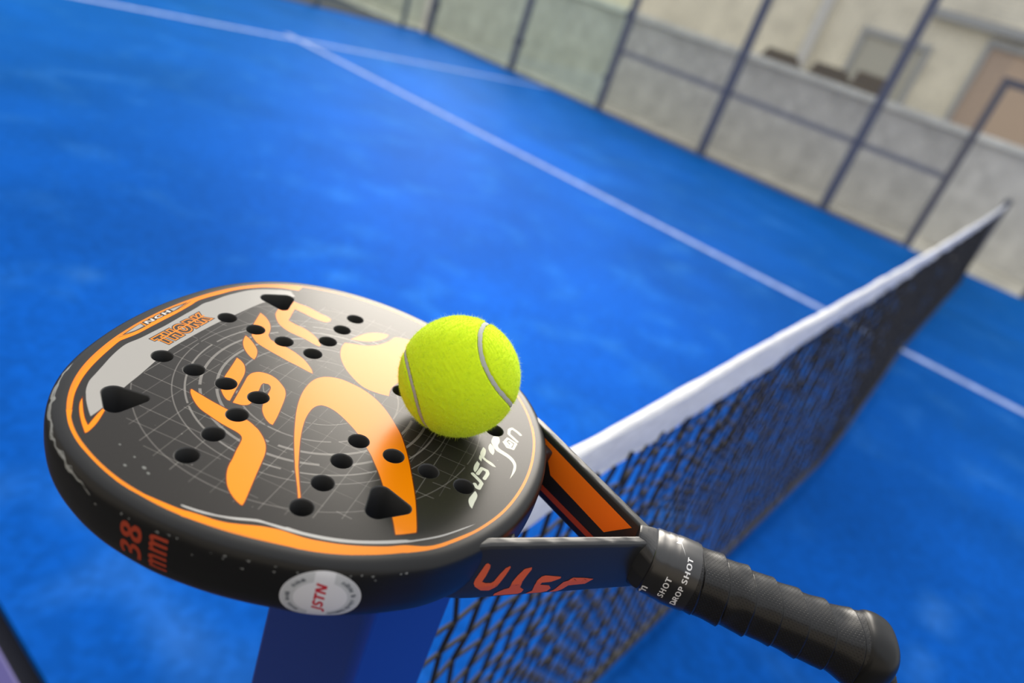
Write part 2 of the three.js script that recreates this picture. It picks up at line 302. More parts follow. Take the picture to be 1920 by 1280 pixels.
const rimCurve = new THREE.CatmullRomCurve3(rimKeys.map(([o, n]) => new THREE.Vector3(o, n, 0)), false, 'centripetal'), RIM = rimCurve.getSpacedPoints(40), RL = rimCurve.getLength();
const rimAt = (l) => { const x = Math.max(0, Math.min(39.999, l / RL * 40)), i = Math.floor(x), f = x - i; return [RIM[i].x + (RIM[i + 1].x - RIM[i].x) * f, RIM[i].y + (RIM[i + 1].y - RIM[i].y) * f, RIM[i + 1].x - RIM[i].x, RIM[i + 1].y - RIM[i].y]; };
const rimDepth = (n) => { for (let l = 0; l < RL; l += 0.2) if (rimAt(l)[1] <= n) return l; return RL; };
function onRim(s, l, lift = 0.12) { const p = around(s), [o, n, dx, dy] = rimAt(l), k = Math.hypot(dx, dy), ox = -dy / k, on = dx / k; return mm(p.u + p.nu * (o + ox * lift), n + on * lift, p.w + p.nw * (o + ox * lift)); }

// print of the face
const ART = {
  J: [-120.2,-42.7,-118.2,-45.6,-112.7,-50.1,-107,-53.3,-100.6,-55,-94.1,-56.5,-88.4,-57.3,-83.4,-57.9,-80.5,-58.9,-78.8,-60.7,-77.7,-63.7,-76.1,-69.2,-74.3,-74.4,-73.1,-78.8,-71.3,-83,-68.7,-87.1,-65.6,-90.8,-61.9,-93.8,-57.9,-96.1,-54.7,-97.2,-53.6,-97.1,-54,-94.7,-55.4,-90.1,-57.4,-83.9,-59.5,-77.4,-61.4,-71.2,-63.7,-64.2,-65.5,-60.4,-67.9,-56.9,-71.5,-53.4,-75.9,-50.2,-78.5,-49,-84.4,-46.9,-96.7,-45.5,-104.9,-44.6,-111.3,-43.6,-116.8,-42.7,-119.7,-42.1],
  Sa: [-120.2,-3.8,-116.5,-4.9,-112.9,-7.2,-109.8,-10.9,-107.5,-15.2,-105.4,-21.4,-103,-29.2,-99.7,-39.3,-101.8,-39.4,-105.1,-37.5,-107.8,-35.2,-109.2,-33.5,-114.1,-24,-116.1,-17.5,-118.3,-9.9],
  Sb: [-98.3,-39.7,-101.8,-28.2,-104.5,-19.7,-105.7,-15.7,-105.8,-11.6,-103.9,-8.3,-100.8,-6.7,-96.8,-6.4,-91.8,-7.8,-86.9,-10.8,-83.9,-13.2,-81.3,-16.9,-79.2,-21.8,-76.7,-29.1,-74.3,-36.8,-72.8,-43.1,-75.3,-42.8,-79.1,-40.6,-82.6,-37.3,-85,-33.9,-86.7,-29.8,-89.2,-21.6,-90.4,-17.7,-91.7,-15.8,-93.5,-14.9,-95.6,-15.6,-95.6,-17.6,-94.1,-21.8,-91.6,-30.2,-90.8,-35,-91.7,-37.3,-93.7,-38.7,-96.1,-39.3],
  Ta: [-129.8,18.9,-125.2,17,-119.2,12.9,-115.5,9.3,-112.9,4.6,-111.6,0.1,-115.3,1.3,-119.8,4.1,-123.7,7.5,-126.9,11.7,-128.9,16],
  T: [-138.4,47.3,-133.2,45.1,-127.7,40.9,-124,36.3,-121.7,31.9,-120.2,28.2,-118.3,26.2,-115,24.3,-105.1,23.7,-98.8,22.3,-98.2,22.1,-91.6,19.4,-86.7,16.2,-82.7,13,-80.1,9.7,-82.8,9.6,-91.5,10.8,-97.2,11.3,-103.7,12.4,-109.7,13.4,-116,14.7,-120.8,16.2,-125.4,19.4,-127.7,21.6,-132.8,30.3,-136,39.5],
  N: [-133.9,62.2,-132.1,55,-130.3,51.1,-126.4,46.4,-121.8,42.6,-115,39.9,-108.8,39.2,-103,39,-96.1,37.7,-91.7,37.4,-91.5,39.5,-95.4,43.5,-99.3,46.3,-104,48.5,-109.4,50,-114.8,50.2,-120.8,51.3,-125.4,66.4,-119.3,65.9,-111.6,65,-104.6,65.4,-102.3,66.7,-101.4,69.4,-102.3,72.2,-105.4,73.5,-110.4,73.7,-120.5,75.4,-127,74.9,-136.4,75.3],
  B: [-82.4,52.6,-81.5,46.3,-78.5,39,-74.5,33,-68.5,26.7,-62.2,22,-55.4,18,-49.3,16.3,-42.6,16.7,-36.2,18.3,-38.3,26,-37.4,35,-34.3,49.7,-35.8,70.4,-41.4,81.1,-50.5,85.7,-55.6,84.9,-60.1,82.7,-61.2,81,-62.2,73.8,-64.8,66.6,-68.3,61.6,-72.4,58.1,-77.1,55.7],
  L: [-81.7,58.5,-79.6,66.7,-76.9,73.3,-73.1,78,-68.5,81,-64.9,81.7,-64.8,76.9,-66.8,70.8,-70.2,65.5,-74.3,62,-78.1,60],
  A: [-36.6,-81,-40.9,-74.5,-47.9,-64.5,-49.6,-61.8,-52.8,-56.8,-59.3,-46.2,-64.1,-37.6,-69.8,-26.4,-73.8,-16.7,-76.3,-8.1,-77.4,0.1,-76.8,6.4,-74.5,10.8,-70.8,13.8,-65.4,15.7,-59.1,15.8,-52.4,15.1,-45,12.9,-37.4,9,-30.4,3.9,-22.7,-3.1,-16.3,-9.7,-9.5,-19,-3.9,-27.7,0.5,-35.2,8.4,-49.3,13.8,-60.7,17.5,-69.4,17.3,-71,13.4,-74.4,10.3,-76.8,9.3,-76.3,4.2,-68.2,-8.3,-51.3,-14,-44.2,-19.8,-37.8,-23.6,-33.7,-35.9,-23.2,-42.3,-19.1,-48.4,-15.8,-54.1,-13.5,-59,-12.8,-62.1,-13.5,-63.7,-16,-64.1,-20.5,-62.8,-28,-60,-36.1,-56.5,-44.1,-52.2,-52.6,-47.9,-60.6,-47.2,-61.9,-41.7,-70.5,-35.7,-79.4],
  grey: [-138.9,-86.7,-143.7,-83,-148.6,-78.8,-152.2,-75.1,-153.3,-74,-155.8,-70.8,-158.6,-66,-160.5,-60.3,-162.9,-52.9,-165.7,-44.3,-167.8,-35.6,-168.4,-29.6,-167.4,-21.7,-167.1,-12.6,-166.8,-3,-167.2,11.7,-167.5,25,-167.9,32,-166.4,38.9,-164.8,49.1,-162.2,58.3,-158.8,67,-154.1,73.9,-148.3,79.6,-144.3,83.2,-139.5,85.6,-133.8,81.4,-142.5,62.4,-145,50.5,-146.7,35.6,-148.3,21.5,-149.2,7.5,-149.6,-6.4,-149.5,-20.1,-147.5,-33.5,-146.8,-37.5,-144.9,-48.6,-143.3,-60.1,-139.6,-78.5],
  bandIn: [-148.3,-86.7,-154,-79.6,-157.6,-74.1,-161.8,-66.1,-165.4,-57,-168.2,-47.6,-170.3,-39,-172,-30.8,-171.7,-27,-170.7,-19.1,-170.7,-8.2,-170.7,1.9,-170.6,6.8,-170.7,16.2,-171.1,25.7,-171.6,32.5,-170.2,40.1,-167.7,49,-165.2,58.2,-161.5,66.4,-155.4,75.9,-147.7,83.7,-140.9,87.9,-136.5,90.2],
  bandOut: [-150.2,-88.2,-156.1,-81.4,-160,-76.1,-163.5,-70.3,-167.4,-62.6,-170.2,-55.4,-172.9,-46.7,-175.1,-37.6,-176.7,-29,-177.4,-22.1,-178.2,-12,-178.4,-2,-177.8,10.8,-176.7,25.5,-175.4,35.2,-172.3,47.1,-168.8,59.1,-164.1,70.2,-157.9,79.9,-150.7,88.5,-142.4,95.9,-137.9,99.2],
  lens: [-174.9,-29,-175.7,-18,-176.4,-7.7,-177.2,-4.9,-177.3,5.2,-176.9,13,-175.7,20.2,-174.1,29.8,-173.1,21.2,-173.1,12.5,-173.6,2.7,-173.8,-5.2,-173,-10.5,-173.2,-18],
  triL: [-175.2,-24.7,-176.5,-14,-176.8,-9.9,-173.6,-10.5,-173.7,-17.3],
  triR: [-176.4,12.8,-175.6,18.2,-174.7,26,-173.3,12.7],
  V: [-151.9,-77,-149.6,-81.3,-145.5,-86,-139.1,-91.7,-132.8,-96.4,-132.5,-94.1,-134,-87.8,-137.7,-79,-139.6,-78.5,-138.2,-84.1,-135.9,-91.2,-140.3,-88.1,-144.9,-84,-149.4,-79.5],
  ringIn: [-148.3,-86.7,-142.9,-93.2,-137.1,-97.5,-128.6,-102.5,-121.1,-105.7,-111.4,-109.2,-103.3,-111,-96,-112.6,-74.6,-112.1,-68.6,-111.2,-64,-110.5,-58.6,-109.8,-53.6,-108.6,-48.7,-106.6,-42.1,-103.5,-38.3,-102.1,-32.9,-100.6,-22.6,-99.1,-14.1,-96.6,-5.9,-93.4,2,-89.4,9.8,-84.7,15.9,-80.2,27.1,-73.4,38.3,-58.2,44.3,-47.6,49.6,-33,52.7,-17.6,54.2,-1.4,52.9,15.7,49.7,33,45.2,46.9],
  ringOut: [-150.2,-88.2,-143.9,-94,-138,-98.3,-130.6,-102.6,-122.4,-106,-112.8,-109.5,-104.6,-111.8,-97.2,-113.4,-72.7,-114.5,-65.2,-114.1,-26,-106.6,-19.2,-105,-11.2,-102,-3.4,-98.3,4.1,-93.8,11.6,-88.7,17.6,-84.2,21.3,-83.1,28.2,-76.2,33.5,-68.4,38.8,-59.7,45.2,-47.7,50.6,-33,53.9,-16.8,55,-0.8,54,16.5,50.8,33.8,46.6,48],
  line: [-74.6,-109.5,-67.4,-108.5,-58.9,-106.7,-52.7,-104.3,-44.2,-100.3,-39.9,-99.5,-32.8,-98.1,-31.5,-97.5,-24.2,-96.3,-14,-93.2,-4.2,-89,5.2,-83.5,14.5,-77.1,18,-75.1,28.1,-65.2,36.8,-53.7,42.2,-46.4,37.2,-54.9,28.7,-66.6,18.5,-76.5,15.4,-79.1,9.3,-83.6,-0.1,-89.3,-9.6,-94,-19.7,-97.3,-30.1,-99.7,-39,-100.9,-44.1,-102.2,-51.7,-105.7,-58.1,-107.8,-64.7,-109.6,-72.7,-110.5],
  j1: [33,-28,34.5,-29.8,35.1,-32.3,35.1,-36.4,35.3,-40.9,33.7,-39.7,32.1,-37,31.7,-34.5,32.1,-31.4,32.5,-28.6],
  j2: [26.3,-4.6,28.3,-6,28.7,-10.5,28.3,-14.4,26.8,-12.7,26.1,-9.2],
  j3: [25.9,1.3,27.8,-0.7,28.5,-3.8,26.6,-2.3],
  j4: [25.6,8.9,27.5,7.6,28.5,4.1,28.7,0.8,30.6,-0.3,33.2,-0.9,35.2,-1.9,36.9,-3.3,35,-3.7,31.8,-2.7,28.4,-1.1,26.5,0.9,25.6,3.7],
  j5: [28.2,14.7,31.1,12,32.4,8.6,32.5,5.5,30.4,6.7,28.6,9.3,27.9,12.3],
  j6: [27.7,21.6,29.4,23.8,31.2,22.8,32.5,19.3,32.5,15.7,33.9,13.6,36.7,12.6,40,11.6,43.3,9.7,45.9,6.5,47,2.4,47.1,-1.6,46.2,-8.1,45.9,-1.6,45.2,3.5,43.4,6.4,40.4,8.4,36.6,9.5,32.8,10.6,29.8,13.7,28,16.8],
  s_u: [27.5,-16.1,32.1,-18.9,33.9,-20.4,33.8,-24.9,32.5,-24.7,30.9,-23.1],
  s_s: [29.8,-14.5,30.4,-8.9,33.4,-9.2,34.4,-11.3,34.1,-16],
  s_e: [37.4,22.9,39.2,22,38.9,19.1,35,22.1,35.6,25.7,41.2,23.9,41,18,37.6,17.6,34.6,20.8],
  s_n: [41.3,26.3,35.1,30,34.3,34.1,35.4,36.6,39,35.3,41.4,33.8],
};
const pairs = (a) => { const o = []; for (let i = 0; i < a.length; i += 2) o.push([a[i], a[i + 1]]); return o; };
const FS = 2048, px = (u) => (u + 200) / 280 * FS, py = (w) => (140 - w) / 280 * FS, pl = (l) => l / 280 * FS;
const faceCanvas = document.createElement('canvas'); faceCanvas.width = faceCanvas.height = FS;
{
  const c = faceCanvas.getContext('2d');
  c.fillStyle = '#2b2927'; c.fillRect(0, 0, FS, FS);
  // fine grain of the lacquer
  for (let k = 0; k < 26000; k++) { const v = rr(-1, 1); c.fillStyle = v > 0 ? `rgba(255,250,240,${v * 0.05})` : `rgba(0,0,0,${-v * 0.10})`; c.fillRect(rr(0, FS), rr(0, FS), rr(1, 3.5), rr(1, 3)); }
  function curve(a, closed = true) {                                 // smooth between sharp corners
    const p = pairs(a).map(([u, w]) => [px(u), py(w)]), n = p.length;
    const sharp = p.map((q, i) => { if (!closed && (i === 0 || i === n - 1)) return true; const o = p[(i + n - 1) % n], t = p[(i + 1) % n], a1 = Math.atan2(q[1] - o[1], q[0] - o[0]), a2 = Math.atan2(t[1] - q[1], t[0] - q[0]); let d = Math.abs(a1 - a2); if (d > Math.PI) d = 2 * Math.PI - d; return d > 0.72; });
    c.moveTo(...p[0]);
    for (let i = 0; i < (closed ? n : n - 1); i++) {
      const p1 = p[i], p2 = p[(i + 1) % n], p0 = sharp[i] ? p1 : p[(i + n - 1) % n], p3 = sharp[(i + 1) % n] ? p2 : p[(i + 2) % n];
      c.bezierCurveTo(p1[0] + (p2[0] - p0[0]) / 6, p1[1] + (p2[1] - p0[1]) / 6, p2[0] - (p3[0] - p1[0]) / 6, p2[1] - (p3[1] - p1[1]) / 6, p2[0], p2[1]);
    }
  }
  const fill = (a, style, edge, ew = 0.5) => { c.beginPath(); curve(a); c.closePath(); c.fillStyle = style; c.fill(); if (edge) { c.strokeStyle = edge; c.lineWidth = pl(ew); c.lineJoin = 'round'; c.stroke(); } };
  const line = (a, style, w) => { c.beginPath(); curve(a, false); c.strokeStyle = style; c.lineWidth = pl(w); c.lineJoin = 'round'; c.lineCap = 'round'; c.stroke(); };
  const ORANGE = '#ff8e00', EDGE = '#5a2410', GREY = '#a5a39f', LINE = 'rgba(150,147,142,0.62)';
  // grid and rings behind the lettering, broken up as on the racket
  const cu = -69, cw = -2;
  for (let k = -9; k <= 9; k++) {
    const o = k * 10.9, L = Math.sqrt(Math.max(0, 96 * 96 - o * o));
    const seg = (f) => { let t = -L; while (t < L) { const e = Math.min(L, t + rr(14, 60)); f(t, e, rr(0.5, 0.95)); t = e + rr(0, 9); } };
    seg((a, b, al) => { c.strokeStyle = `rgba(150,147,142,${al * 0.6})`; c.lineWidth = pl(rr(0.35, 0.6)); c.beginPath(); c.moveTo(px(cu + a), py(cw + o)); c.lineTo(px(cu + b), py(cw + o + rr(-0.8, 0.8))); c.stroke(); });
    seg((a, b, al) => { c.strokeStyle = `rgba(150,147,142,${al * 0.6})`; c.lineWidth = pl(rr(0.35, 0.6)); c.beginPath(); c.moveTo(px(cu + o), py(cw + a)); c.lineTo(px(cu + o + rr(-0.8, 0.8)), py(cw + b)); c.stroke(); });
  }
  for (const [r, w, al] of [[74, 0.6, 0.6], [68, 1.0, 0.75], [61, 1.5, 0.75], [53, 1.5, 0.75], [43.5, 1.0, 0.6], [30, 0.5, 0.7], [92, 0.6, 0.5]]) { let t = rr(0, 1); const end = t + Math.PI * 2; while (t < end) { const e = t + rr(0.5, 1.5); c.strokeStyle = `rgba(150,147,142,${al})`; c.lineWidth = pl(w); c.beginPath(); c.arc(px(cu), py(cw), pl(r), t, Math.min(e, end)); c.stroke(); t = e + rr(0.02, 0.12); } }
  // head band, grey panel
  fill([...ART.bandOut, ...pairs(ART.bandIn).reverse().flat()], ORANGE, EDGE, 0.4);
  fill(ART.grey, GREY, '#2c2a28', 0.5);
  fill(ART.V, ORANGE, EDGE, 0.4);
  fill(ART.lens, '#4a4642'); fill(ART.lens.map((v, i) => i % 2 ? v * 0.97 : -175.2 + (v + 175.2) * 0.8), ORANGE); fill(ART.triL, GREY, '#3a3632', 0.5); fill(ART.triR, GREY, '#3a3632', 0.5);
  // thin edge line all round, wide along one side
  c.strokeStyle = '#e8851c'; c.lineWidth = pl(1.5); c.beginPath();
  for (let i = 0, on = false; i <= 360; i++) { const p = OUT[i % 360]; const x = px(p.u - p.nu * 0.9), y = py(p.w - p.nw * 0.9); on ? c.lineTo(x, y) : c.moveTo(x, y); on = true; } c.stroke();
  fill([...ART.ringOut, ...pairs(ART.ringIn).reverse().flat()], ORANGE);
  fill(ART.line, '#b9b9b6', '#2a2422', 0.45);
  // large lettering
  for (const k of ['J', 'Sa', 'Sb', 'Ta', 'T', 'N', 'B', 'L', 'A']) fill(ART[k], ORANGE, EDGE, 0.55);
  // small lettering beside the throat
  const PALE = '#d8dccb';
  for (const k of ['j1', 'j2', 'j3', 'j4', 'j5', 'j6']) fill(ART[k], PALE);
  line(ART.s_u, PALE, 2.1); line(ART.s_s, PALE, 2.1); line(ART.s_e, PALE, 1.6); line(ART.s_n, PALE, 1.8);
  // words in the head panel: they read along +w, their tops towards the tip
  const word = (text, u0, u1, w0, w1, draw) => {                     // text box: baseline at u1, top at u0, from w0 to w1
    c.save(); c.translate(px(u1), py(w0)); c.rotate(-Math.PI / 2);    // canvas x now runs along +w, canvas y along +u
    c.font = 'bold 100px sans-serif'; c.textBaseline = 'alphabetic'; const m = c.measureText(text).width;
    c.scale(pl(w1 - w0) / m, pl(u1 - u0) / 72); draw(text); c.restore();
  };
  word('THORK', -162.6, -154.0, -18.5, 20.5, (t) => { c.lineJoin = 'miter'; c.strokeStyle = '#2c2622'; c.lineWidth = 22; c.strokeText(t, 0, 0); c.strokeStyle = '#f08a1e'; c.lineWidth = 13; c.strokeText(t, 0, 0); c.fillStyle = '#3b332c'; c.fillText(t, 0, 0); c.fillStyle = '#f08a1e'; c.fillRect(4, -46, 330, 7); });
  word('NCH', -176.6, -173.9, -8.6, 12.4, (t) => { c.strokeStyle = '#3a342e'; c.lineWidth = 26; c.strokeText(t, 0, 0); c.fillStyle = '#d6d4d0'; c.fillText(t, 0, 0); });
  // scratches and specks of dust
  for (let k = 0; k < 46; k++) { const u = rr(-150, 40), w = rr(-100, 90); c.fillStyle = `rgba(205,205,200,${rr(0.12, 0.5)})`; c.beginPath(); c.ellipse(px(u), py(w), pl(rr(0.12, 0.5)), pl(rr(0.12, 0.4)), rr(0, 3), 0, 7); c.fill(); }
  for (const [u, w, r] of [[-99.5, -100.2, 0.9], [-96, -102, 0.7], [-106.5, -103.2, 0.7], [-107, -97, 0.5], [-117, -94, 0.5]]) { c.fillStyle = 'rgba(190,196,192,0.5)'; c.beginPath(); c.ellipse(px(u), py(w), pl(r * 1.3), pl(r * 0.8), 0.3, 0, 7); c.fill(); }
}
const faceTex = new THREE.CanvasTexture(faceCanvas); faceTex.colorSpace = THREE.SRGBColorSpace; faceTex.anisotropy = 8;
const faceMat = phys(0xffffff, 0.27, { map: faceTex, specularIntensity: 0.42 });
const black = phys(lin(0.009, 0.0092, 0.0095), 0.36, { specularIntensity: 0.7 }), satin = phys(lin(0.018, 0.019, 0.021), 0.33), pit = mat(lin(0.05, 0.051, 0.052), 0.6);
const orangeMat = phys(lin(0.93, 0.19, 0.003), 0.5), redOrange = phys(lin(0.62, 0.085, 0.02), 0.5);

// holes drilled through
const rounds = [];
for (const s of [-1, 1]) {
  for (const u of [-148.3, -129.15, -110, -90.8]) rounds.push([u, 28 * s]);
  for (const w of [46.4, 65.2, 83.9]) rounds.push([-90.8, w * s]);
  for (const w of [28.1, 46.9, 65.7, 84.5]) rounds.push([-32.5, w * s]);
  for (const u of [-12.7, 6.9, 26.6]) rounds.push([u, 28 * s]);
}
const HR = 5.15, circ = (r, n = 40) => Array.from({ length: n }, (_, i) => [Math.cos(i / n * 2 * Math.PI) * r, Math.sin(i / n * 2 * Math.PI) * r]);
function hull(pts) { pts = pts.slice().sort((a, b) => a[0] - b[0] || a[1] - b[1]); const cr = (o, a, b) => (a[0] - o[0]) * (b[1] - o[1]) - (a[1] - o[1]) * (b[0] - o[0]); const run = (l) => { const h = []; for (const p of l) { while (h.length > 1 && cr(h[h.length - 2], h[h.length - 1], p) <= 0) h.pop(); h.push(p); } h.pop(); return h; }; return [...run(pts), ...run(pts.reverse())]; }
const drop = (cs, grow, s) => { const h = hull(cs.flatMap(([u, w, r]) => circ(r + grow, 48).map(([x, y]) => [u + x, w + y]))); const per = []; for (let i = 0; i < h.length; i++) { const a = h[i], b = h[(i + 1) % h.length], L = Math.hypot(b[0] - a[0], b[1] - a[1]), k = Math.max(1, Math.round(L / 1.2)); for (let j = 0; j < k; j++) per.push([a[0] + (b[0] - a[0]) * j / k, (a[1] + (b[1] - a[1]) * j / k) * s]); } return per; };
const dropA = [[-144.6, 66.6, 4.9], [-136.6, 74.4, 4.6], [-131.8, 62.6, 3.1]], dropB = [[-6.4, 56.6, 5.0], [-3.6, 67.8, 5.1], [6.4, 59.6, 3.6]];
const drops = []; for (const s of [-1, 1]) for (const d of [dropA, dropB]) drops.push([d, s]);
function faceShape(grow) {
  const sh = new THREE.Shape(OUT.map((p) => new THREE.Vector2(p.u, p.w)));
  for (const [u, w] of rounds) sh.holes.push(new THREE.Path(circ(HR + grow).map(([x, y]) => new THREE.Vector2(u + x, w + y))));
  for (const [d, s] of drops) sh.holes.push(new THREE.Path(drop(d, grow, s).map(([x, y]) => new THREE.Vector2(x, y))));
  return sh;
}
const faceGeo = shapeFlat(faceShape(0.55), 0); { const p = faceGeo.attributes.position, uv = faceGeo.attributes.uv; for (let i = 0; i < p.count; i++) uv.setXY(i, (p.getX(i) * 1000 + 200) / 280, (-p.getZ(i) * 1000 + 140) / 280); }
const face = mesh('face', faceGeo, faceMat, racket); face.userData.label = 'matt black face printed with orange lettering';
const back = mesh('back_face', shapeFlat(faceShape(0.55), -38), black, racket);
const wallGeo = (rim0, rim1) => gridGeo(rim0.length, 6, (i, j) => { const k = i % rim0.length, n = [0, -0.25, -0.8, -19, -37.2, -37.75, -38][j], f = [1, 0.35, 0, 0, 0, 0.35, 1][j]; return mm(rim1[k][0] + (rim0[k][0] - rim1[k][0]) * f, n, rim1[k][1] + (rim0[k][1] - rim1[k][1]) * f); }, true);
{ const g = wallGeo(circ(HR + 0.55), circ(HR)); for (const [u, w] of rounds) { const h = mesh('hole', g, pit, face); h.position.set(u / 1000, 0, -w / 1000); } }
for (const [d, s] of drops) { const b = drop(d, 0, s), cx = b.reduce((t, p) => t + p[0], 0) / b.length, cy = b.reduce((t, p) => t + p[1], 0) / b.length; const outer = b.map(([x, y]) => { const l = Math.hypot(x - cx, y - cy); return [x + (x - cx) / l * 0.55, y + (y - cy) / l * 0.55]; }); const o2 = drop(d, 0.55, s); const near2 = b.map(([x, y]) => { let m = 1e9, q; for (const p of o2) { const e = (p[0] - x) ** 2 + (p[1] - y) ** 2; if (e < m) { m = e; q = p; } } return q; }); mesh('teardrop_hole', wallGeo(near2, b), pit, face); }

// frame round the head
const frame = mesh('frame', gridGeo(360, 40, (i, j) => { const p = OUT[i % 360], q = RIM[j]; const [x, y, z] = mm(p.u + p.nu * q.x, q.y, p.w + p.nw * q.x); return [x, y, z, i / 360 * PER / 40, j / 40 * RL / 40]; }, true), black, racket);
frame.userData.label = 'satin black rounded frame';
// marks on the frame: sticker, thickness marking, worn edge
const flatMap = (geo, f) => { const p = geo.attributes.position; for (let i = 0; i < p.count; i++) { const q = f(p.getX(i), p.getY(i)); p.setXYZ(i, q[0], q[1], q[2]); } geo.computeVertexNormals(); return geo; };
const sDir = (() => { const s = sAt(-60, -114), a = around(s), b = around(s + 5); return b.u > a.u ? 1 : -1; })();   // +1 when the outline runs towards the handle on the near side
function finer(shapes, step) {                                       // triangulate a flat shape finely enough to bend round the frame
  const g = new THREE.ShapeGeometry(shapes, 6).toNonIndexed(); let p = Array.from(g.attributes.position.array);
  for (let pass = 0; pass < 4; pass++) { const o = []; let split = false; for (let i = 0; i < p.length; i += 9) { const v = [[p[i], p[i + 1]], [p[i + 3], p[i + 4]], [p[i + 6], p[i + 7]]]; const l = [0, 1, 2].map((k) => Math.hypot(v[k][0] - v[(k + 1) % 3][0], v[k][1] - v[(k + 1) % 3][1])); const m = l.indexOf(Math.max(...l)); if (l[m] > step) { split = true; const a = v[m], b = v[(m + 1) % 3], c = v[(m + 2) % 3], h = [(a[0] + b[0]) / 2, (a[1] + b[1]) / 2]; for (const t of [[a, h, c], [h, b, c]]) for (const q of t) o.push(q[0], q[1], 0); } else for (const q of v) o.push(q[0], q[1], 0); } p = o; if (!split) break; }
  const out = new THREE.BufferGeometry(); out.setAttribute('position', new THREE.Float32BufferAttribute(p, 3)); out.setAttribute('uv', new THREE.Float32BufferAttribute(new Float32Array(p.length / 3 * 2), 2)); return out;
}
{
  // round sticker
  const cv = document.createElement('canvas'); cv.width = cv.height = 512; const c = cv.getContext('2d');
  c.fillStyle = '#dcdde0'; c.fillRect(0, 0, 512, 512); c.translate(256, 256);
  c.fillStyle = '#c3c6c9'; c.beginPath(); c.arc(0, 0, 250, 0, 7); c.fill(); c.fillStyle = '#dfe0e4'; c.beginPath(); c.arc(0, 0, 168, 0, 7); c.fill(); c.fillRect(-62, -250, 124, 500);
  for (const [a0, a1] of [[2.25, 2.72], [2.86, 3.35], [3.62, 4.15], [-0.98, -0.42], [-0.26, -0.12], [0.02, 0.52], [0.62, 1.22]]) { for (let a = a0; a < a1; a += 0.055) { c.save(); c.rotate(a); c.fillStyle = 'rgba(70,76,84,0.8)'; c.fillRect(192, -5, rr(20, 34), rr(6, 11)); c.restore(); } }
  c.save(); c.rotate(-Math.PI / 2); c.scale(0.86, 0.6); c.font = 'bold italic 150px sans-serif'; c.textAlign = 'center'; c.fillStyle = '#c2182c'; c.strokeStyle = '#c2182c'; c.lineWidth = 6; c.fillText('JSTN', 0, 40); c.strokeText('JSTN', 0, 40); c.restore();
  const tex = new THREE.CanvasTexture(cv); tex.colorSpace = THREE.SRGBColorSpace;
  const s0 = sAt(-10.5, -101.5), l0 = rimDepth(-17.6), RS = 15.6;
  const g = gridGeo(64, 10, (i, j) => { const a = i / 64 * Math.PI * 2, r = j / 10 * RS, x = Math.cos(a) * r, y = Math.sin(a) * r; return [...onRim(s0 + sDir * x, l0 - y, 0.16), 0.5 + x / RS / 2, 0.5 + y / RS / 2]; }, true);
  mesh('sticker', g, phys(0xffffff, 0.5, { map: tex }), frame).userData.label = 'round white sticker with red letters';
  // 38 over mm, turned a quarter
  const s1 = sAt(-80, -114.5), l1 = rimDepth(-25.5);
  [['38', 0, 10.2], ['mm', 11.0, 7.8]].forEach(([t, dx, w]) => {
    const sh = font.generateShapes(t, 10), g0 = finer(sh, 2.5); g0.computeBoundingBox(); const b = g0.boundingBox, k = 19.5 / (b.max.x - b.min.x), h = w / (b.max.y - b.min.y);
    mesh('thickness_marking', flatMap(g0, (x, y) => onRim(s1 + sDir * (dx - (y - b.min.y) * h), l1 - (x - b.min.x) * k, 0.1)), mat(lin(0.40, 0.045, 0.015), 0.6), frame);
  });
  // worn pale edge where the lacquer has chipped round the tip
  const nW = tileNoise(64, 19), sA = sAt(-170, -56), sB = sAt(-107, -111), chip = mat(lin(0.30, 0.31, 0.30), 0.8);
  mesh('worn_edge', gridGeo(160, 2, (i, j) => { const t = i / 160, s = sA + (sB - sA) * t, w = (0.4 + 1.5 * nW(t * 22, 3)) * Math.min(1, (1 - t) * 7 + 0.1) * Math.min(1, t * 6 + 0.15) * (t > 0.82 ? 1.5 : 1), l = rimDepth(-0.7) + 5.5 * t * t + (nW(t * 30, 9) - 0.5) * 1.6; return onRim(s, l + (j - 1) * w * 0.6, 0.05); }), chip, frame).userData.label = 'pale chipped edge of the frame';
  for (let k = 0; k < 26; k++) {
    const s = sAt(-100 + k * 5.5, -112) + rr(-4, 4), l = rimDepth(rr(-3.4, -6)) + (rnd() < 0.2 ? rr(2, 8) : 0), a = rr(0.25, 0.95), b = rr(0.2, 0.5), ph = rr(0, 3);
    mesh('chip', gridGeo(10, 1, (i, j) => { const t = i / 10 * Math.PI * 2, q = j * (0.75 + 0.4 * Math.sin(t * 3 + ph)); return onRim(s + Math.cos(t) * a * q, l + Math.sin(t) * b * q, 0.05); }, true), chip, frame);
  }
}
// ---- throat: two arms from the head to the handle
const SL = 0.685, SN = Math.hypot(1, SL), armTop = (u) => -0.3 - 3.6 * Math.max(0, Math.min(1, (u - 43) / 85));
const armPoint = (side, L, e, n) => { const u = 43 + L / SN + e * SL / SN, w = 63 - SL * L / SN + e / SN; return mm(u, n, side * w); };
function filleted(loop, seg = 4) {                                   // round the corners of a closed loop: [x, y, radius]
  const o = [], n = loop.length;
  loop.forEach(([x, y, r], i) => {
    const p = loop[(i + n - 1) % n], q = loop[(i + 1) % n], a = [p[0] - x, p[1] - y], b = [q[0] - x, q[1] - y], la = Math.hypot(...a), lb = Math.hypot(...b), d = Math.min(r, la * 0.45, lb * 0.45);
    const A = [x + a[0] / la * d, y + a[1] / la * d], B = [x + b[0] / lb * d, y + b[1] / lb * d];
    for (let k = 0; k <= seg; k++) { const t = k / seg; o.push([A[0] * (1 - t) ** 2 + 2 * x * t * (1 - t) + B[0] * t * t, A[1] * (1 - t) ** 2 + 2 * y * t * (1 - t) + B[1] * t * t]); }
  });
  return o;
}
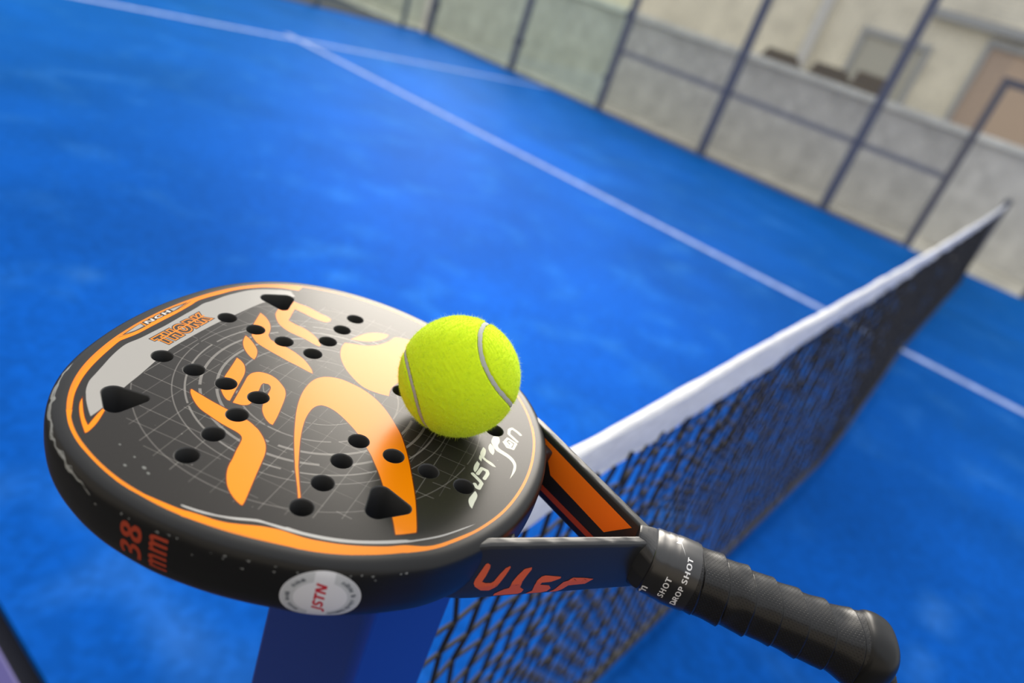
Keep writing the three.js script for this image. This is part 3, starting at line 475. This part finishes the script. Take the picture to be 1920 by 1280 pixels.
function armSection(side, L) {
  const t = armTop(43 + L / SN) - (L < 8 ? Math.pow((8 - L) / 28, 1.4) * 9 : 0), b = -38.2 + (L < 8 ? Math.pow((8 - L) / 28, 1.4) * 6 : 0);
  return filleted([[-4.8, t, 1.2], [0.9, t, 2.2], [1.9, -27, 1.2], [0.2, b, 1.6], [-9.4, b, 1.6], [-10.0, -27.5, 0.6]]).map(([e, n]) => armPoint(side, L, e, n));
}
for (const side of [-1, 1]) {
  const secs = []; for (let k = 0; k <= 26; k++) secs.push(armSection(side, -20 + k * 4.9));
  const arm = mesh('throat_arm', loft(secs, 0.42), satin, racket); arm.userData.label = side < 0 ? 'black throat arm with orange letters' : 'black throat arm with an orange panel';
  // orange panel on the upper inner facet and a strip on the lower one
  const inner = (L, k) => { const t = armTop(43 + L / SN), n0 = t - 1.2, e = -4.8 - 0.27 + (-10 + 5.07) * k, n = n0 + (-27.5 - n0) * k; return armPoint(side, L, e - 0.16, n); };
  const quadPatch = (pts, f, nu = 12, nv = 6) => gridGeo(nu, nv, (i, j) => { const a = i / nu, b = j / nv, L = (pts[0][0] * (1 - a) + pts[3][0] * a) * (1 - b) + (pts[1][0] * (1 - a) + pts[2][0] * a) * b, k = (pts[0][1] * (1 - a) + pts[3][1] * a) * (1 - b) + (pts[1][1] * (1 - a) + pts[2][1] * a) * b; return f(L, k); });
  mesh('orange_panel', quadPatch([[18, 0.10], [34.5, 0.70], [81.5, 0.76], [93.6, 0.15]], inner), orangeMat, arm);
  mesh('orange_strip', quadPatch([[30, 0.08], [31, 0.75], [80, 0.75], [79, 0.08]], (L, k) => armPoint(side, L, -10.15 + 0.3 * k * k, -28.2 - k * 6.2)), redOrange, arm);
  if (side < 0) {
    const outer = (L, k) => { const t = armTop(43 + L / SN); return k <= 1 ? armPoint(side, L, 1.1 + 0.8 * k + 0.16, -6 - 21 * k) : armPoint(side, L, 1.9 - 1.7 * (k - 1) * 0.95 + 0.2, -27 - 11.2 * (k - 1) * 0.92); };
    const letters = {
      N: [10.66, 0.26, 12.23, 0.32, 12.66, 0.41, 12.03, 0.66, 11.08, 0.85, 13.22, 0.9, 16.06, 0.91, 17.37, 0.86, 19.15, 0.64, 21.08, 0.45, 23.11, 0.39, 23.65, 0.44, 22.59, 0.67, 20.99, 0.91, 19.24, 1.2, 16.87, 1.4, 12.48, 1.35, 8.2, 0.99, 6.98, 0.89, 7.06, 0.75, 8.56, 0.48, 9.7, 0.29],
      T: [35.4, 0.47, 35.7, 0.54, 34.45, 0.71, 33.18, 0.92, 33.6, 1.3, 36.5, 1.55, 36.2, 1.8, 34.6, 1.9, 21, 1.9, 21.2, 1.72, 25.13, 1.4, 27.6, 1.3, 27.64, 0.92, 29.4, 0.7, 31.74, 0.51],
      S: [45.12, 0.77, 54.63, 0.85, 54.48, 0.91, 49.79, 1.0, 44.76, 1.02, 44.4, 1.2, 50.08, 1.32, 52.2, 1.6, 51, 1.85, 47.7, 1.93, 39, 1.93, 42.03, 1.7, 41.3, 1.2, 41.5, 0.92, 43.14, 0.8],
      J: [62.01, 0.91, 68.51, 0.94, 74.99, 1.0, 71.6, 1.4, 61.9, 1.45, 59.4, 1.8, 56.8, 1.93, 52.6, 1.93, 55, 1.75, 57.5, 1.1],
    };
    for (const k of 'NTSJ') { const sh = new THREE.Shape(pairs(letters[k]).map(([L, q]) => new THREE.Vector2(L, q * 10))); mesh('letter', flatMap(finer([sh], 2), (x, y) => outer(x, y / 10)), phys(lin(0.72, 0.11, 0.025), 0.5), arm).userData.label = 'orange letter ' + k; }
  }
}
for (const side of [-1, 1]) { // fillet between head and arm
  const sh = new THREE.Shape(); sh.moveTo(40, side * 56); sh.lineTo(44, side * 30); sh.lineTo(55.5, side * 26); sh.quadraticCurveTo(57.5, side * 38, 61, side * 42); sh.lineTo(58, side * 46); sh.closePath();
  const g = new THREE.ExtrudeGeometry(sh, { depth: 29, bevelEnabled: true, bevelThickness: 2, bevelSize: 1.6, bevelSegments: 3, curveSegments: 10 });
  g.scale(0.001, 0.001, 0.001).rotateX(-Math.PI / 2).translate(0, -0.0385, 0); mesh('throat_web', g, satin, racket);
}
// ---- handle
const HN = -19, ang = (i, n) => i / n * Math.PI * 2;
const ring = (u, rw, rn, a) => { const c = Math.cos(a), s = Math.sin(a), k = Math.pow(Math.pow(Math.abs(c), 2.7) + Math.pow(Math.abs(s), 2.7), -1 / 2.7); return mm(u, HN + rn * s * k, rw * c * k); };
{ // solid neck where the arms meet the handle
  const keys = [[120, 8.6, 16.4], [121, 9.4, 16.8], [124, 10.8, 16.8], [127, 13.2, 16.2], [129, 14.8, 15.6], [131, 15.5, 15.2]];
  mesh('throat_block', loft(keys.map(([u, rw, rn]) => Array.from({ length: 48 }, (_, i) => ring(u, rw, rn, ang(i, 48)))), 0.7), satin, racket);
}
{
  // rubber collar with white lettering: canvas x along the handle, y round it (0 at +w, a quarter at the top)
  const cv = document.createElement('canvas'); cv.width = 512; cv.height = 2048; const c = cv.getContext('2d');
  c.fillStyle = '#1d1d1e'; c.fillRect(0, 0, 512, 2048);
  for (let k = 0; k < 900; k++) { c.fillStyle = `rgba(255,255,255,${rr(0, 0.03)})`; c.fillRect(rr(0, 512), rr(0, 2048), 2, rr(10, 90)); }
  c.fillStyle = '#e9e9ea';
  const yAt = (deg) => 2048 * (1 - deg / 360);                        // canvas row for an angle; angles rise from +w over the top to -w
  const text = (t, x, deg, size, sx = 1) => { c.save(); c.transform(0, 1, 1, 0, x, yAt(deg)); c.scale(sx, 1); c.font = `bold ${size}px sans-serif`; c.textAlign = 'center'; c.fillText(t, 0, 0); c.restore(); };
  text('DROP SHOT', 410, 158, 78, 1.3); text('SHOT', 265, 178, 84, 1.3); text('n', 90, 200, 110, 1.3);
  const blade = (p) => { c.beginPath(); p.forEach(([x, d], i) => (i ? c.lineTo(x, yAt(d)) : c.moveTo(x, yAt(d)))); c.closePath(); c.fill(); };
  blade([[375, 196], [400, 190], [420, 205]]); blade([[20, 210], [48, 205], [40, 222]]);           // wedge marks before the words
  blade([[225, 60], [255, 72], [330, 112], [270, 84]]); blade([[215, 86], [250, 76], [300, 66], [262, 84]]);   // crossed blades on top
  const tex = new THREE.CanvasTexture(cv); tex.colorSpace = THREE.SRGBColorSpace; tex.wrapT = THREE.RepeatWrapping;
  const keys = [[129.5, 14.2, 13.6], [130.2, 15.8, 15.2], [131.5, 16.5, 15.8], [134, 16.6, 15.9], [136.8, 16.6, 15.9], [137.2, 17.0, 16.2], [140, 17.1, 16.3], [142.6, 17.2, 16.4], [143.0, 17.5, 16.7], [147, 17.6, 16.8], [152, 17.6, 16.7], [155, 17.4, 16.5]];
  const g = gridGeo(96, keys.length - 1, (i, j) => { const [u, rw, rn] = keys[j]; return [...ring(u, rw, rn, ang(i, 96)), (u - 129.5) / 25.5, i / 96]; }, true);
  mesh('collar', g, phys(0xffffff, 0.34, { map: tex, clearcoat: 0.6, clearcoatRoughness: 0.25 }), racket).userData.label = 'black rubber collar with white lettering';
  // overgrip: a strip wound round the handle, each turn lapping over the next
  const PITCH = 14.2, u0 = 152.5, u1 = 246, NU = 520, NA = 96, nG = tileNoise(64, 33);
  const holes = document.createElement('canvas'); holes.width = 256; holes.height = 2048; const h = holes.getContext('2d'); h.fillStyle = '#808080'; h.fillRect(0, 0, 256, 2048);
  for (let r = 0; r < 80; r++) for (let k = 0; k < 7; k++) { h.fillStyle = '#000'; h.beginPath(); h.ellipse((k + 0.5 + (r % 2) * 0.5) * 34 + 4, (r + 0.5) * 25.6, 6.2, 6, 0, 0, 7); h.fill(); }
  const bump = new THREE.CanvasTexture(holes); bump.wrapS = bump.wrapT = THREE.RepeatWrapping;
  const grip = gridGeo(NA, NU, (i, j) => {
    const u = u0 + (u1 - u0) * j / NU, a = ang(i, NA), turn = (u - u0) / PITCH - i / NA + 8, f = turn - Math.floor(turn), k = Math.floor(turn);
    const lap = f < 0.93 ? 0.15 + 1.0 * Math.pow(f / 0.93, 1.6) : 1.15 * (1 - (f - 0.93) / 0.07) + 0.15 * (f - 0.93) / 0.07;
    const w = 16.6 - 1.2 * Math.min(1, (u - u0) / 45) + (nG(u * 0.12, i / NA * 8 + k * 3) - 0.5) * 0.9 + lap, tip = u > 226 ? Math.pow((u - 226) / 20, 2) * 2.6 : 0;
    return [...ring(u, w + tip, w - 1.1 + tip, a), turn, i / NA];
  });
  const gm = phys(lin(0.010, 0.010, 0.0105), 0.36, { specularIntensity: 0.45, bumpMap: bump, bumpScale: 0.0014, clearcoat: 0.35, clearcoatRoughness: 0.22 });
  mesh('overgrip', grip, gm, racket).userData.label = 'black perforated grip tape wound in overlapping turns';
  // butt cap
  const ck = [[244.5, 17.6], [246, 18.9], [249, 19.6], [253, 19.5], [257, 18.6], [260, 16.6], [262, 13.5], [263.3, 8.5], [263.8, 3], [263.9, 0.1]];
  const cc = new THREE.CatmullRomCurve3(ck.map(([u, r]) => new THREE.Vector3(u, r, 0)), false, 'centripetal').getPoints(40);
  mesh('butt_cap', gridGeo(72, 40, (i, j) => { const p = cc[j]; return ring(p.x, Math.max(0.01, p.y), Math.max(0.01, p.y * 0.96), ang(i, 72)); }, true), phys(lin(0.010, 0.0105, 0.011), 0.34, { specularIntensity: 0.6 }), racket);
  // wrist cord: braided strands leaving the butt and hanging down
  const path = new THREE.CatmullRomCurve3([[258, -22, -4], [266, -24, -3], [272, -34, -3], [275, -48, -4], [274, -70, -6], [271, -110, -8], [268, -150, -8]].map((p) => new THREE.Vector3(...p)));
  const pos = [], idx = []; for (let s = 0; s < 5; s++) { const p = []; for (let k = 0; k <= 110; k++) { const t = k / 110, q = path.getPoint(t), a = t * 34 + s / 5 * Math.PI * 2; p.push(mm(q.x + Math.cos(a) * 2.3, q.y + Math.sin(a * 1) * 1.2, q.z + Math.sin(a) * 3.4)); } cordPositions(p, 0.0017, 7, pos, idx); }
  mesh('wrist_cord', fromArrays(pos, idx), mat(lin(0.012, 0.013, 0.012), 0.75), racket);
}
// ---------------------------------------------------------------- ball
{
  const R = 0.033, ball = group('ball', 'fuzzy yellow-green padel ball resting on the racket face', 'ball');
  ball.position.set(0.0608, 1.10325, 0.06422);
  const M = new THREE.Matrix4().set(-0.9688, -0.1212, -0.2162, 0, 0.0054, 0.8619, -0.5071, 0, 0.2478, -0.4925, -0.8343, 0, 0, 0, 0, 1);
  const a = 0.8, b = 0.2, c = 2 * Math.sqrt(a * b), seam = [];
  for (let k = 0; k < 480; k++) { const t = (k / 480) * Math.PI * 2; seam.push(new THREE.Vector3(a * Math.cos(t) + b * Math.cos(3 * t), a * Math.sin(t) - b * Math.sin(3 * t), c * Math.sin(2 * t)).normalize().applyMatrix4(M)); }
  const near = (v) => { let m = -1; for (let k = 0; k < 480; k++) { const s = seam[k], d = s.x * v.x + s.y * v.y + s.z * v.z; if (d > m) m = d; } return Math.acos(Math.min(1, m)) * R; };
  const nz = tileNoise(64, 3), nz2 = tileNoise(64, 8);
  const felt = new THREE.SphereGeometry(R, 220, 150), fp = felt.attributes.position, v = new THREE.Vector3();
  for (let i = 0; i < fp.count; i++) {
    v.fromBufferAttribute(fp, i).normalize(); const d = near(v), e = Math.min(1, Math.max(0, (d - 0.0010) / 0.0012)), s = e * e * (3 - 2 * e);
    const bump = (nz(v.x * 26 + 30, v.y * 26 + v.z * 9 + 30) - 0.5) * 0.0004 + (nz2(v.z * 60 + 90, v.y * 60 + v.x * 31 + 90) - 0.5) * 0.00025;
    v.multiplyScalar(R - 0.0011 * (1 - s) - 0.0003 + bump * s); fp.setXYZ(i, v.x, v.y, v.z);
  }
  felt.computeVertexNormals();
  const yellow = phys(lin(0.74, 0.98, 0.008), 0.95, { sheen: 0.5, sheenRoughness: 0.6, sheenColor: lin(0.75, 0.95, 0.2) });
  mesh('felt', felt, yellow, ball);
  const sm = gridGeo(480, 4, (i, j) => {
    const p = seam[i % 480], q = seam[(i + 1) % 480], t = q.clone().sub(p).normalize(), s = new THREE.Vector3().crossVectors(p, t), off = (j / 4 - 0.5) * 0.0024 * (1 + 0.45 * (nz(i * 0.5, j) - 0.5));
    const w = p.clone().multiplyScalar(R - 0.0008 + 0.0004 * (1 - Math.pow(j / 2 - 1, 2))).addScaledVector(s, off); return [w.x, w.y, w.z];
  }, true);
  mesh('seam', sm, mat(lin(0.46, 0.47, 0.44), 0.8), ball);
  // loose fibres of the felt
  const strand = new THREE.ConeGeometry(0.00007, 1, 3, 4, true).translate(0, 0.5, 0), sp = strand.attributes.position;
  for (let i = 0; i < sp.count; i++) { const y = sp.getY(i); sp.setXYZ(i, sp.getX(i) + 0.00045 * y * y, y, sp.getZ(i)); }
  strand.computeVertexNormals();
  const COUNT = 42000, fuzz = new THREE.InstancedMesh(strand, phys(lin(0.79, 0.99, 0.05), 0.9, { transmission: 0 }), COUNT);
  fuzz.name = 'fuzz'; fuzz.userData.kind = 'stuff'; fuzz.castShadow = fuzz.receiveShadow = true;
  const q = new THREE.Quaternion(), mtx = new THREE.Matrix4(), up = new THREE.Vector3(0, 1, 0), dir = new THREE.Vector3(), roll = new THREE.Quaternion(), col = new THREE.Color();
  let k = 0;
  while (k < COUNT) {
    v.set(rr(-1, 1), rr(-1, 1), rr(-1, 1)); const l = v.length(); if (l > 1 || l < 0.1) continue; v.divideScalar(l);
    if (near(v) < 0.0019) continue;
    const long = rnd() < 0.07; dir.copy(v).multiplyScalar(long ? 1 : 0.55).add(new THREE.Vector3(rr(-1, 1), rr(-1, 1), rr(-1, 1))).normalize();
    if (dir.dot(v) < 0.12) dir.addScaledVector(v, 0.4).normalize();
    q.setFromUnitVectors(up, dir); roll.setFromAxisAngle(up, rr(0, 6.28)); q.multiply(roll);
    const len = long ? rr(0.0018, 0.0034) : rr(0.0007, 0.0015);
    mtx.compose(v.clone().multiplyScalar(R - 0.00045), q, new THREE.Vector3(long ? 0.7 : 1, len, long ? 0.7 : 1)); fuzz.setMatrixAt(k, mtx);
    const t = rr(0.85, 1.12); fuzz.setColorAt(k, col.setRGB(t, t, rr(0.8, 1.6))); k++;
  }
  ball.add(fuzz);
}
renderer.render(scene, camera);
